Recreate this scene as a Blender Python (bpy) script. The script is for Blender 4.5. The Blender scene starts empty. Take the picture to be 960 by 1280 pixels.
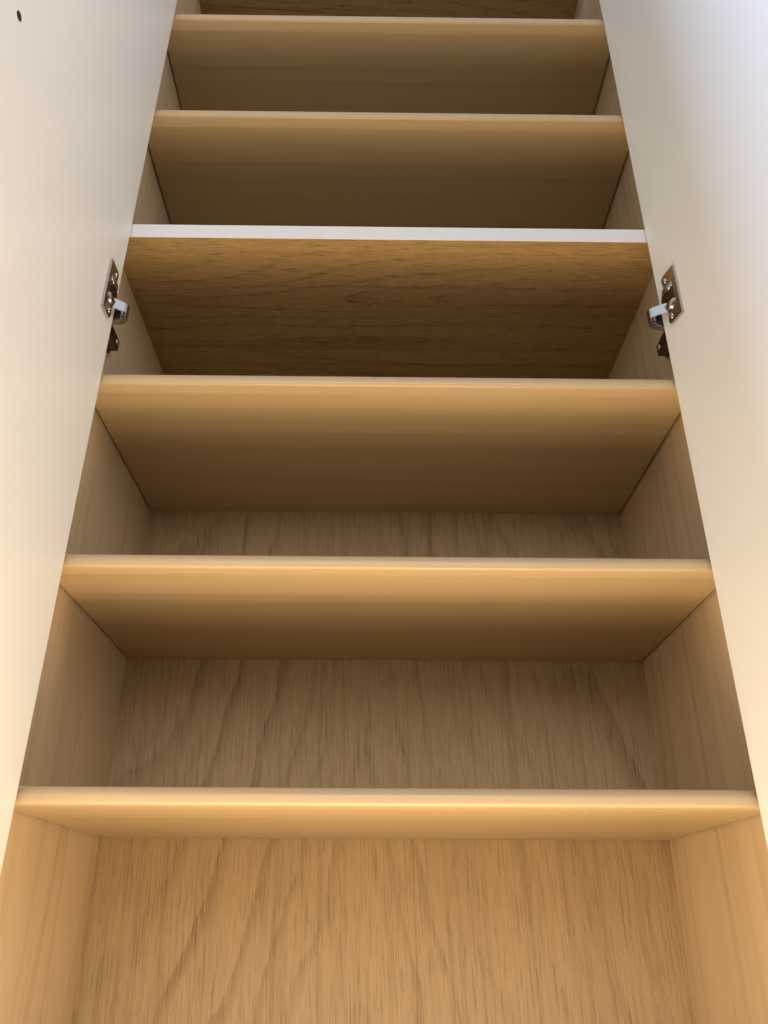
import bpy, bmesh, math, random
from mathutils import Vector, Matrix

# ------------------------------------------------------------------ camera, world, lamps
sc = bpy.context.scene
C = sc.collection
W = 0.596                      # clear width between the side panels (m)
Z0 = 0.66                      # height of the lowest shelf in view above the floor
XI = W / 2                     # inner face of the side panels
D = 0.269                      # clear depth, shelf front to back panel

def camera():
    pitch, yaw, roll, F = 0.47369, 0.00882, 0.00396, 1003.776
    cp, sp, cy, sy = math.cos(pitch), math.sin(pitch), math.cos(yaw), math.sin(yaw)
    fwd = Vector((sy * cp, cy * cp, sp)); right = Vector((cy, -sy, 0)); up = right.cross(fwd)
    r = right * math.cos(roll) + up * math.sin(roll)
    u = up * math.cos(roll) - right * math.sin(roll)
    cam = bpy.data.cameras.new('camera'); o = bpy.data.objects.new('camera', cam); C.objects.link(o)
    m = Matrix((r, u, -fwd)).transposed().to_4x4()
    m.translation = Vector((-0.01735 * W, -1.06392 * W, -0.13164 * W + Z0))
    o.matrix_world = m
    cam.sensor_fit = 'VERTICAL'; cam.sensor_height = 32.0; cam.lens = F / 1280 * 32.0
    cam.clip_start = 0.01; cam.clip_end = 60
    sc.camera = o
camera()

w = bpy.data.worlds.new('World'); sc.world = w; w.use_nodes = True
bg = w.node_tree.nodes['Background']
bg.inputs['Color'].default_value = (0.90, 0.95, 1.0, 1)      # even light of the room
bg.inputs['Strength'].default_value = 0.66

def area(name, loc, target, sx, sy, power, col, shape='RECTANGLE'):
    l = bpy.data.lights.new(name, 'AREA'); l.shape = shape; l.size = sx; l.size_y = sy
    l.energy = power; l.color = col
    o = bpy.data.objects.new(name, l); C.objects.link(o)
    o.location = loc
    o.rotation_euler = (Vector(target) - Vector(loc)).to_track_quat('-Z', 'Y').to_euler()
    return o
# low warm light between the open doors, split into two added lights, shining up and a little into the room
area('warm_light_upper', (0, -0.11, 0.38), (0, -0.90, 1.0), 0.54, 0.16, 2.9, (1.0, 0.74, 0.44))
area('warm_light_lower', (0, -0.265, 0.19), (0, -0.50, 1.0), 0.54, 0.50, 5.0, (1.0, 0.75, 0.46), 'ELLIPSE')
# added fill lights, right and behind, to brighten doors and back panel, and the cool window light past the left door
area('fill_right', (1.4, -1.2, 1.7), (-0.2, -0.1, 1.4), 0.8, 1.0, 6.0, (1.0, 0.93, 0.85))
area('fill_behind', (0, -2.2, 1.5), (0, 0, 1.25), 1.2, 0.8, 11.0, (1.0, 0.93, 0.86))
area('side_fill_right', (1.5, -0.66, 1.75), (-0.3, -0.2, 1.35), 0.45, 0.9, 8.0, (1.0, 0.95, 0.92))
area('window_light_left', (-1.5, -0.59, 1.80), (0.3, -0.2, 1.35), 0.34, 0.7, 32.0, (0.50, 0.64, 1.0))

sc.view_settings.view_transform = 'Standard'; sc.view_settings.look = 'None'
sc.view_settings.exposure = 0.0; sc.view_settings.gamma = 1.0
sc.view_settings.use_curve_mapping = False
sc.render.engine = 'CYCLES'
sc.cycles.max_bounces = 14; sc.cycles.diffuse_bounces = 3
sc.cycles.use_denoising = True; sc.cycles.denoising_prefilter = 'NONE'

# ------------------------------------------------------------------ materials
def nt(name):
    m = bpy.data.materials.new(name); m.use_nodes = True
    t = m.node_tree; b = t.nodes['Principled BSDF']
    return m, t, b
def N(t, typ, **k):
    n = t.nodes.new(typ)
    for a, v in k.items(): setattr(n, a, v)
    return n
def noise(t, vec, scale, detail=2.0, rough=0.5, dist=0.0):
    n = N(t, 'ShaderNodeTexNoise'); t.links.new(vec, n.inputs['Vector'])
    n.inputs['Scale'].default_value = scale; n.inputs['Detail'].default_value = detail
    n.inputs['Roughness'].default_value = rough; n.inputs['Distortion'].default_value = dist
    return n.outputs['Fac']
def mp(t, vec, scale, loc=(0, 0, 0)):
    n = N(t, 'ShaderNodeMapping'); t.links.new(vec, n.inputs['Vector'])
    n.inputs['Scale'].default_value = scale; n.inputs['Location'].default_value = loc
    return n.outputs['Vector']
def math_(t, op, a, b=None, c=None):
    n = N(t, 'ShaderNodeMath', operation=op)
    for i, v in enumerate((a, b, c)):
        if v is None: continue
        if isinstance(v, (int, float)): n.inputs[i].default_value = v
        else: t.links.new(v, n.inputs[i])
    return n.outputs[0]
def rng(t, v, a, b, c=0.0, d=1.0, smooth=False):
    n = N(t, 'ShaderNodeMapRange')
    if smooth: n.interpolation_type = 'SMOOTHSTEP'
    t.links.new(v, n.inputs['Value'])
    for k, q in zip(('From Min', 'From Max', 'To Min', 'To Max'), (a, b, c, d)): n.inputs[k].default_value = q
    return n.outputs[0]
def mix(t, fac, a, b, kind='MIX'):
    n = N(t, 'ShaderNodeMix', data_type='RGBA', blend_type=kind)
    if isinstance(fac, (int, float)): n.inputs[0].default_value = fac
    else: t.links.new(fac, n.inputs[0])
    for i, v in ((6, a), (7, b)):
        if isinstance(v, tuple): n.inputs[i].default_value = (*v, 1)
        else: t.links.new(v, n.inputs[i])
    return n.outputs[2]

def wood(name, axis, light, dark, rings=9.0, across=3.2, along=0.55, line=0.5, fibre=0.5,
         rough=0.5, seed=0.0, bump=0.15, fib_across=620.0, fib_along=30.0, lean=0.0, streak=0.0, arches=(), slope=0.0, cross='X', base_patch=0.3):
    """Veneer: contour rings of a stretched field give cathedral figure, short fibres run along `axis`."""
    m, t, b = nt(name)
    v = N(t, 'ShaderNodeTexCoord').outputs['Object']
    def st(a, l): return tuple(l if ax == axis else a for ax in 'XYZ')
    off = (seed, seed * 1.7, seed * 0.6)
    mpn = N(t, 'ShaderNodeMapping'); t.links.new(v, mpn.inputs['Vector'])
    mpn.inputs['Location'].default_value = off
    mpn.inputs['Rotation'].default_value = (0, math.radians(lean), 0)
    v2 = mpn.outputs['Vector']
    field = noise(t, mp(t, v2, st(across, along)), 1.0, 1.2, 0.4)
    wob = noise(t, mp(t, v2, st(45, 7)), 1.0, 3, 0.6)
    fib = noise(t, mp(t, v2, st(fib_across, fib_along)), 1.0, 3, 0.7)
    fib2 = noise(t, mp(t, v2, st(fib_across * 1.9, fib_along * 2.2), (2, 5, 1)), 1.0, 2, 0.6)
    f = math_(t, 'ADD', math_(t, 'MULTIPLY', field, rings), math_(t, 'MULTIPLY', wob, 0.22))
    f = math_(t, 'ADD', f, math_(t, 'MULTIPLY', fib, 0.10))
    if arches:
        sep = N(t, 'ShaderNodeSeparateXYZ'); t.links.new(v, sep.inputs[0])
        warp = math_(t, 'MULTIPLY', math_(t, 'SUBTRACT', noise(t, mp(t, v2, st(9, 5)), 1.0, 2, 0.5), 0.5), 0.06)
        q = math_(t, 'ADD', sep.outputs[cross], warp)
        for c0, wd, amp in arches:
            u = math_(t, 'DIVIDE', math_(t, 'SUBTRACT', q, c0), wd)
            g = math_(t, 'DIVIDE', amp, math_(t, 'ADD', 1.0, math_(t, 'MULTIPLY', u, u)))
            f = math_(t, 'ADD', f, g)
        f = math_(t, 'ADD', f, math_(t, 'MULTIPLY', sep.outputs[axis], slope))
    saw = math_(t, 'FRACT', f)
    ring = math_(t, 'MULTIPLY', rng(t, saw, 0.0, 0.05, 0, 1, True), rng(t, saw, 0.06, 0.36, 1, 0, True))
    patch = rng(t, noise(t, mp(t, v2, st(6, 1.8), (3, 1, 2)), 1.0, 1, 0.5), 0.36, 0.64, base_patch, 1.0, True)
    ring = math_(t, 'MULTIPLY', ring, patch)
    pores = rng(t, fib, 0.50, 0.68, 0, 1, True)
    pale_fib = rng(t, fib2, 0.50, 0.70, 0, 1, True)  # paler fibres scattered along the grain
    broad = noise(t, mp(t, v2, st(16, 0.8), (7, 2, 4)), 1.0, 3, 0.55)
    fine = noise(t, mp(t, v2, st(120, 1.2), (1, 6, 3)), 1.0, 3, 0.6)
    col = mix(t, rng(t, broad, 0.3, 0.7, 0, 0.45, True), light, tuple(l * 0.84 for l in light))
    col = mix(t, math_(t, 'MULTIPLY', rng(t, fine, 0.52, 0.72, 0, 1, True), streak), col, dark)
    fac = math_(t, 'MULTIPLY', ring, math_(t, 'ADD', 0.45 * line, math_(t, 'MULTIPLY', pores, 0.75 * line)))
    col = mix(t, fac, col, dark)
    col = mix(t, math_(t, 'MULTIPLY', pores, 0.42 * fibre), col, dark)
    col = mix(t, math_(t, 'MULTIPLY', pale_fib, 0.40 * fibre), col, tuple(min(1, l * 1.25) for l in light))
    t.links.new(col, b.inputs['Base Color'])
    t.links.new(rng(t, fib, 0.2, 0.8, rough - 0.05, rough + 0.10), b.inputs['Roughness'])
    b.inputs['Specular IOR Level'].default_value = 0.4
    bp = N(t, 'ShaderNodeBump'); bp.inputs['Strength'].default_value = bump; bp.inputs['Distance'].default_value = 0.0004
    t.links.new(math_(t, 'SUBTRACT', fib2, math_(t, 'MULTIPLY', pores, 0.8)), bp.inputs['Height'])
    t.links.new(bp.outputs[0], b.inputs['Normal'])
    return m

def paint(name, col, rough, var=0.03, bump=0.02, scale=220.0, spec=0.4):
    m, t, b = nt(name)
    v = N(t, 'ShaderNodeTexCoord').outputs['Object']
    n1 = noise(t, mp(t, v, (1, 1, 0.12)), scale, 2, 0.6)
    n2 = noise(t, v, 6, 3, 0.6)
    c = mix(t, rng(t, n1, 0.3, 0.7, 0, var), col, tuple(x * 0.8 for x in col))
    c = mix(t, rng(t, n2, 0.35, 0.75, 0, var), c, tuple(x * 0.85 for x in col))
    t.links.new(c, b.inputs['Base Color'])
    t.links.new(rng(t, n2, 0.3, 0.7, rough - 0.03, rough + 0.05), b.inputs['Roughness'])
    b.inputs['Specular IOR Level'].default_value = spec
    bp = N(t, 'ShaderNodeBump'); bp.inputs['Strength'].default_value = bump; bp.inputs['Distance'].default_value = 0.0005
    t.links.new(n1, bp.inputs['Height']); t.links.new(bp.outputs[0], b.inputs['Normal'])
    return m

def metal(name, col, rough):
    m, t, b = nt(name)
    v = N(t, 'ShaderNodeTexCoord').outputs['Object']
    n = noise(t, v, 90, 3, 0.6)
    t.links.new(mix(t, rng(t, n, 0.3, 0.7, 0, 0.35), col, tuple(c * 0.8 for c in col)), b.inputs['Base Color'])
    t.links.new(rng(t, n, 0.3, 0.7, rough * 0.7, rough * 1.4), b.inputs['Roughness'])
    b.inputs['Metallic'].default_value = 1.0
    return m

M = {
    'back':  wood('oak_back_panel', 'Z', (0.54, 0.388, 0.212), (0.20, 0.115, 0.050), rings=5.0, across=5.0, along=0.9, line=0.75, fibre=1.05, rough=0.55, seed=4.9, lean=2.0, streak=0.24,
                  fib_across=560.0, fib_along=18.0, arches=((-0.02, 0.15, 7.0),), slope=-4.5, base_patch=0.22),
    'side':  wood('maple_side_panel', 'Z', (0.74, 0.575, 0.37), (0.46, 0.325, 0.18), rings=9, across=7.0, along=0.5, line=0.55, fibre=0.16, rough=0.42, seed=1.3, bump=0.05, streak=0.34),
    'shelf': wood('maple_shelf', 'X', (0.53, 0.396, 0.222), (0.34, 0.225, 0.108), rings=9, across=5.0, along=0.22, line=0.16, fibre=0.18, rough=0.40, seed=8.2, bump=0.04, fib_along=8, streak=0.36),
    'edging': wood('maple_edging', 'X', (0.57, 0.43, 0.26), (0.40, 0.28, 0.14), rings=9, across=5.0, along=0.22, line=0.10, fibre=0.08, rough=0.24, seed=4.4, bump=0.02, fib_along=8, streak=0.15),
    'fixed': wood('oak_ply', 'X', (0.43, 0.285, 0.125), (0.085, 0.045, 0.018), rings=7, across=11.0, along=1.6, line=0.70, fibre=1.35, rough=0.5, seed=6.3, fib_across=480.0, fib_along=34, streak=0.30,
                  arches=((-0.03, 0.045, 4.0),), slope=4.5, cross='Y', base_patch=0.2),
    'edge':  paint('white_edging', (0.80, 0.80, 0.82), 0.35, 0.02),
    'door':  paint('cream_white_laminate', (0.85, 0.84, 0.815), 0.36, 0.10, 0.14, 520.0),
    'nickel': metal('nickel_plate', (0.56, 0.545, 0.53), 0.20),
    'bright': metal('bright_nickel', (0.78, 0.78, 0.80), 0.12),
    'dark':  metal('dark_steel', (0.16, 0.13, 0.11), 0.30),
    'hole_shade': paint('hole_shade_brown', (0.035, 0.022, 0.016), 0.5),  # near-black brown for the shade inside the bolt hole
    'bolt':  metal('brown_bolt', (0.10, 0.06, 0.045), 0.35),
    'floor': wood('floor_boards', 'X', (0.060, 0.042, 0.030), (0.025, 0.016, 0.010), seed=2.2),  # kept dark so little light bounces up to the shelf undersides
}

# ------------------------------------------------------------------ helpers
def link(name, me, mat, parent=None):
    o = bpy.data.objects.new(name, me); C.objects.link(o)
    me.materials.append(M[mat]); o.parent = parent
    return o
def to_obj(name, bm, mat, parent=None, smooth=False):
    bmesh.ops.recalc_face_normals(bm, faces=bm.faces)
    me = bpy.data.meshes.new(name); bm.to_mesh(me); bm.free()
    if smooth:
        for p in me.polygons: p.use_smooth = True
    return link(name, me, mat, parent)
def box_bm(x0, x1, y0, y1, z0, z1, bev=0.0, seg=2):
    bm = bmesh.new(); bmesh.ops.create_cube(bm, size=1)
    for v in bm.verts:
        v.co = Vector(((x0 + x1) / 2 + v.co.x * (x1 - x0), (y0 + y1) / 2 + v.co.y * (y1 - y0), (z0 + z1) / 2 + v.co.z * (z1 - z0)))
    if bev:
        bmesh.ops.bevel(bm, geom=list(bm.edges), offset=bev, segments=seg, affect='EDGES', profile=0.5)
    return bm
def box(name, x0, x1, y0, y1, z0, z1, mat, parent=None, bev=0.0):
    return to_obj(name, box_bm(x0, x1, y0, y1, z0, z1, bev), mat, parent)
def extrude_bm(pts, a0, a1, fn):
    """prism: 2-D outline pts, swept from a0 to a1; fn(u, v, a) -> Vector"""
    bm = bmesh.new()
    A = [bm.verts.new(fn(u, v, a0)) for u, v in pts]; B = [bm.verts.new(fn(u, v, a1)) for u, v in pts]
    n = len(pts)
    bm.faces.new(A); bm.faces.new(B[::-1])
    for i in range(n): bm.faces.new((A[i], A[(i + 1) % n], B[(i + 1) % n], B[i]))
    return bm
def empty(name, loc, parent=None):
    o = bpy.data.objects.new(name, None); C.objects.link(o); o.location = loc; o.parent = parent
    o.empty_display_size = 0.05
    return o
def tag(o, label, cat, group=None):
    o['label'] = label; o['category'] = cat
    if group: o['group'] = group

# ------------------------------------------------------------------ floor
fl = box('floor', -14, 14, -16.0, 1.2, -0.04, 0.0, 'floor'); fl['kind'] = 'structure'  # unseen; made very wide to block background light from below

# ------------------------------------------------------------------ cupboard carcass
T = 0.018
ZB = 0.10                                   # top of plinth
ZT = 2.03585 * W + Z0                       # underside of the top panel
YF = -0.0012                                # front of the carcass
cup = empty('cupboard', (0, 0.12, 0))
tag(cup, 'tall open cupboard with oak back panel, maple sides and two cream white doors', 'cupboard')
OFF = Vector((0, 0.12, 0))
def part(name, x0, x1, y0, y1, z0, z1, mat, parent=cup, bev=0.0006):
    return box(name, x0, x1, y0 - OFF.y, y1 - OFF.y, z0, z1, mat, parent, bev)
for s in (-1, 1):
    a, b_ = sorted((s * XI, s * (XI + T)))
    part('side_panel', a, b_, YF, D + 0.012, 0.0, ZT + T, 'side')
bp_ = part('back_panel', -XI, XI, D, D + 0.006, ZB + T, ZT, 'back', bev=0.0)
bp_['label'] = 'oak veneer back panel with cathedral grain'
part('top_panel', -XI, XI, YF, D + 0.012, ZT, ZT + T, 'fixed')
part('bottom_panel', -XI, XI, YF, D + 0.012, ZB, ZB + T, 'side')
part('plinth', -XI, XI, 0.03, 0.046, 0.0, ZB, 'edge')
ZF = 0.96413 * W + Z0; TF = 0.0176
fs = part('fixed_shelf', -XI, XI, YF + 0.001, D, ZF, ZF + TF, 'fixed', bev=0.0003)
fs['label'] = 'dark oak grained fixed shelf with white front edge'
part('edge_band', -XI, XI, YF - 0.0006, YF + 0.0009, ZF - 0.0002, ZF + TF + 0.0002, 'edge', fs, bev=0.0004)

# ------------------------------------------------------------------ doors
YD = -0.004                                  # hinge edge of the open doors
DT, DW = 0.018, 0.300
DZ0, DZ1 = ZB + 0.004, ZT + T
def door(s, xe, deg):
    """s=-1 left, +1 right; local u runs from the hinge edge outwards, inner face at local x=0"""
    a = math.radians(deg - 90)
    e = empty_frame = Matrix.Translation((xe, YD - OFF.y, 0)) @ Matrix.Rotation(s * a, 4, 'Z')
    # local: inner face x=0, body towards s*x, u towards -y
    x0, x1 = sorted((0.0, s * DT))
    bm = box_bm(x0, x1, -DW, 0, DZ0, DZ1, 0.0009, 3)
    tmp = bpy.data.meshes.new('door'); bm.to_mesh(tmp); bm.free()
    o = bpy.data.objects.new('door', tmp); C.objects.link(o)
    hz = 0.5243 + Z0
    cm = bmesh.new(); bmesh.ops.create_cone(cm, cap_ends=True, segments=24, radius1=0.0037, radius2=0.0037, depth=0.024,
        matrix=Matrix.Translation((0, -0.2622, hz)) @ Matrix.Rotation(math.pi / 2, 4, 'Y'))
    cme = bpy.data.meshes.new('cut'); cm.to_mesh(cme); cm.free()
    co = bpy.data.objects.new('cut', cme); C.objects.link(co)
    md = o.modifiers.new('b', 'BOOLEAN'); md.operation = 'DIFFERENCE'; md.object = co; md.solver = 'EXACT'
    dg = bpy.context.evaluated_depsgraph_get()
    me = bpy.data.meshes.new_from_object(o.evaluated_get(dg)); me.name = 'door'
    bpy.data.objects.remove(o); bpy.data.objects.remove(co)
    me.materials.clear()
    d = link('door', me, 'door', cup); d.matrix_local = e
    # added dark tube that puts the hole's shade into colour, and the bolt of the handle sunk in it
    sl = bmesh.new(); ring = []
    for rad, xx in ((0.0037, 0.012), (0.0037, -0.0003), (0.0030, -0.0003), (0.0030, 0.012)):
        ring.append([sl.verts.new((s * xx, -0.2622 + rad * math.cos(k * math.pi / 10), hz + rad * math.sin(k * math.pi / 10))) for k in range(20)])
    for a_ in range(4):
        for k in range(20):
            q0, q1 = ring[a_], ring[(a_ + 1) % 4]
            sl.faces.new((q0[k], q0[(k + 1) % 20], q1[(k + 1) % 20], q1[k]))
    to_obj('hole_shade_tube', sl, 'hole_shade', d, True)
    bb = bmesh.new(); bmesh.ops.create_cone(bb, cap_ends=True, segments=20, radius1=0.0026, radius2=0.0018, depth=0.004,
        matrix=Matrix.Translation((s * 0.0075, -0.2622, hz)) @ Matrix.Rotation(-s * math.pi / 2, 4, 'Y'))
    to_obj('handle_bolt', bb, 'bolt', d)
    return d, e
EL, ER = -0.2768, 0.2755
dl, fl_ = door(-1, EL, 91.0); dl['label'] = 'cream white door swung open at a right angle with a bolt hole'
dr, fr_ = door(1, ER, 104.0); dr['label'] = 'cream white door swung open wider than the other'

# ------------------------------------------------------------------ hinges
def hinge(s, xe, frame):
    zc = 0.4772 + Z0
    hg = empty('hinge', (xe, YD - OFF.y, zc), cup)
    rot = Matrix.Rotation(math.radians((91.0 if s < 0 else 104.0) - 90) * s, 4, 'Z')
    def F(u, v, n):                         # door frame: u from hinge edge outwards, v up, n off the inner face
        return rot @ Vector((-s * n, -u, v))
    mm = 0.001
    # flange screwed to the door
    half = [(34, 30), (16.5, 30), (13.2, 28.5), (12.6, 25), (14.6, 15.5), (11.5, 12.5), (8, 8), (6.5, 3)]
    out = half + [(u, -v) for u, v in reversed(half)]
    bm = extrude_bm([(u * mm, v * mm) for u, v in out], 0.0, 2.8 * mm, F)
    bmesh.ops.bevel(bm, geom=list(bm.edges), offset=0.35 * mm, segments=2, affect='EDGES')
    fl = to_obj('cup_flange', bm, 'nickel', hg)
    # pressed ridge either side of the cup
    for sg in (-1, 1):
        bm = bmesh.new()
        base = [(29, sg * 14), (15, sg * 19), (11, sg * 11), (11, sg * 7), (29, sg * 7)]
        top = [(26, sg * 9), (16, sg * 12), (13, sg * 9.5), (13, sg * 7), (26, sg * 7)]
        A = [bm.verts.new(F(u * mm, v * mm, 2.6 * mm)) for u, v in base]
        B = [bm.verts.new(F(u * mm, v * mm, 5.2 * mm)) for u, v in top]
        bm.faces.new(A); bm.faces.new(B[::-1])
        for i in range(5): bm.faces.new((A[i], A[(i + 1) % 5], B[(i + 1) % 5], B[i]))
        bmesh.ops.bevel(bm, geom=list(bm.edges), offset=0.6 * mm, segments=2, affect='EDGES')
        to_obj('cup_ridge', bm, 'nickel', hg, True)
    # dark block standing in for the shade inside the cup opening
    bm = extrude_bm([(u * mm, v * mm) for u, v in ((28, -7), (28, 7), (9, 7), (9, -7))], 1.0 * mm, 3.0 * mm, F)
    to_obj('cup_mouth_shade', bm, 'dark', hg)
    for v in (-22.5, 22.5):                 # screws
        bm = bmesh.new()
        bmesh.ops.create_uvsphere(bm, u_segments=16, v_segments=8, radius=3.3 * mm)
        for q in bm.verts: q.co = F(17.5 * mm + q.co.x, v * mm + q.co.y, 2.8 * mm + q.co.z * 0.42)
        to_obj('screw', bm, 'nickel', hg, True)
    # sheet swept along a path in plan, between two heights
    def sheet(name, path, z0, z1, th, mat):
        n = len(path); L_, R_ = [], []
        for i, p in enumerate(path):
            a = Vector(path[max(i - 1, 0)]); b = Vector(path[min(i + 1, n - 1)])
            t = (b - a).normalized(); q = Vector((-t.y, t.x)) * th / 2
            L_.append(Vector(p) + q); R_.append(Vector(p) - q)
        pts = [(v.x, v.y) for v in L_ + R_[::-1]]
        bm = extrude_bm(pts, z0, z1, lambda u, v, a: Vector((u, v, a)))
        return to_obj(name, bm, mat, hg)
    # world-aligned local coords: origin at the door's hinge edge, +X towards the opening when mirrored
    def P(n, y): return (-s * n * mm, y * mm)      # n: off the door edge into the opening, y: depth
    # bright outer link from the cup round the door edge
    c, d_ = math.cos(math.radians(1 if s < 0 else 14)), math.sin(math.radians(1 if s < 0 else 14))
    start = F(14.5 * mm, 0, 2.8 * mm)
    path = [(start.x, start.y), P(8, -10.0), P(11.8, -7.2), P(13.2, -5.2)]
    sheet('link', path, -15.0 * mm, -3.8 * mm, 1.6 * mm, 'bright')
    # curved arm: elbow in front of the door edge, then back towards the side panel
    el = [P(13.4, -5.6), P(14.0, -3.0), P(13.9, -0.5), P(13.0, 2.2), P(11.2, 4.6), P(8.6, 6.6), P(5.4, 7.9),
          P(1.5, 8.4), P(-3, 8.6), P(-8, 9.5)]
    inn = [P(11.2, -4.6), P(11.6, -2.6), P(11.4, -0.7), P(10.6, 1.0), P(9.2, 2.6), P(7.2, 3.8), P(4.6, 4.6),
           P(1.2, 5.0), P(-3, 5.2), P(-8, 6.0)]
    sheet('arm_cheek', inn, -18.6 * mm, -17.4 * mm, 6.4 * mm, 'nickel')
    sheet('arm_web', el, -18.0 * mm, -3.4 * mm, 1.5 * mm, 'nickel')
    sheet('arm_cheek', inn, -3.9 * mm, -2.8 * mm, 6.4 * mm, 'nickel')
    bm = bmesh.new()                                                # pivot pin through the cheeks
    bmesh.ops.create_cone(bm, cap_ends=True, segments=14, radius1=1.8 * mm, radius2=1.8 * mm, depth=17.4 * mm,
        matrix=Matrix.Translation((*P(9.0, -1.0), -10.8 * mm)))
    to_obj('pivot_pin', bm, 'bright', hg)
    def wall(n): return (s * (XI - abs(xe)) - s * n)
    # mounting plate on the side panel
    pl = [(24, -7), (24, 9), (34, 24), (48, 24), (56, 10), (80, 9), (82, 4), (82, -12), (80, -15), (56, -15), (48, -26), (34, -26)]
    bm = extrude_bm([(a * mm, b * mm) for a, b in [(q - 27, v) for q, v in pl]], 0.0003, 2.2 * mm, lambda u, v, a: Vector((wall(a), u, v - 4 * mm)))
    bmesh.ops.bevel(bm, geom=list(bm.edges), offset=0.3 * mm, segments=1, affect='EDGES')
    to_obj('mounting_plate', bm, 'dark', hg)
    x0, x1 = sorted((wall(2.0 * mm), wall(12 * mm)))
    to_obj('arm_body', box_bm(x0, x1, 7 * mm, 51 * mm, -18.6 * mm, -5 * mm, 1.2 * mm), 'dark', hg)
    for y in (44,):
        bm = bmesh.new()
        bmesh.ops.create_uvsphere(bm, u_segments=16, v_segments=8, radius=3.6 * mm)
        for q in bm.verts: q.co = Vector((wall(12 * mm + q.co.z * 0.5), y * mm + q.co.x, -11.8 * mm + q.co.y))
        to_obj('screw', bm, 'nickel', hg, True)
    return hg
hl = hinge(-1, EL, fl_); hl['label'] = 'nickel concealed hinge joining the right-angled door'
hr = hinge(1, ER, fr_); hr['label'] = 'nickel concealed hinge joining the wider open door'

# ------------------------------------------------------------------ loose shelves
TS = 0.0136
def nose_profile():
    """(y, z) outline of the rounded front edging"""
    pts = [(0.016, -0.0003)]
    r = 0.0034
    for k in range(7):                       # lower corner
        a = math.radians(-90 - k * 12); pts.append((r + r * math.cos(a), r - 0.0003 + r * math.sin(a)))
    R = 0.0076
    for k in range(13):                      # broad upper round
        a = math.radians(180 - k * 7.5 + 2); pts.append((R + R * math.cos(a), TS - R + R * math.sin(a)))
    pts.append((0.016, TS))
    return pts
shelves = [(0.0, 'third below the white-edged fixed shelf'), (0.32284, 'second below the white-edged fixed shelf'),
           (0.64463, 'first below the white-edged fixed shelf'), (1.29646, 'first above the white-edged fixed shelf'),
           (1.61175, 'second above the white-edged fixed shelf')]
for i, (z, lab) in enumerate(shelves):
    zz = z * W + Z0
    gl, gr = 0.0022, 0.0026
    sh = empty('shelf', (0, D / 2, zz))
    tag(sh, 'pale wood loose shelf with rounded front edge, ' + lab, 'shelf', 'loose shelves in the cupboard')
    rd = random.Random(i)
    box('board', -XI + gl, XI - gr, 0.016 - D / 2, D - 0.0012 - D / 2, 0.0, TS, 'shelf', sh, 0.0003)
    bm = extrude_bm(nose_profile(), -XI + gl, XI - gr, lambda u, v, a: Vector((a, u - D / 2, v)))
    o = to_obj('front_edging', bm, 'edging', sh, True)
    md = o.modifiers.new('wn', 'EDGE_SPLIT'); md.split_angle = math.radians(50)
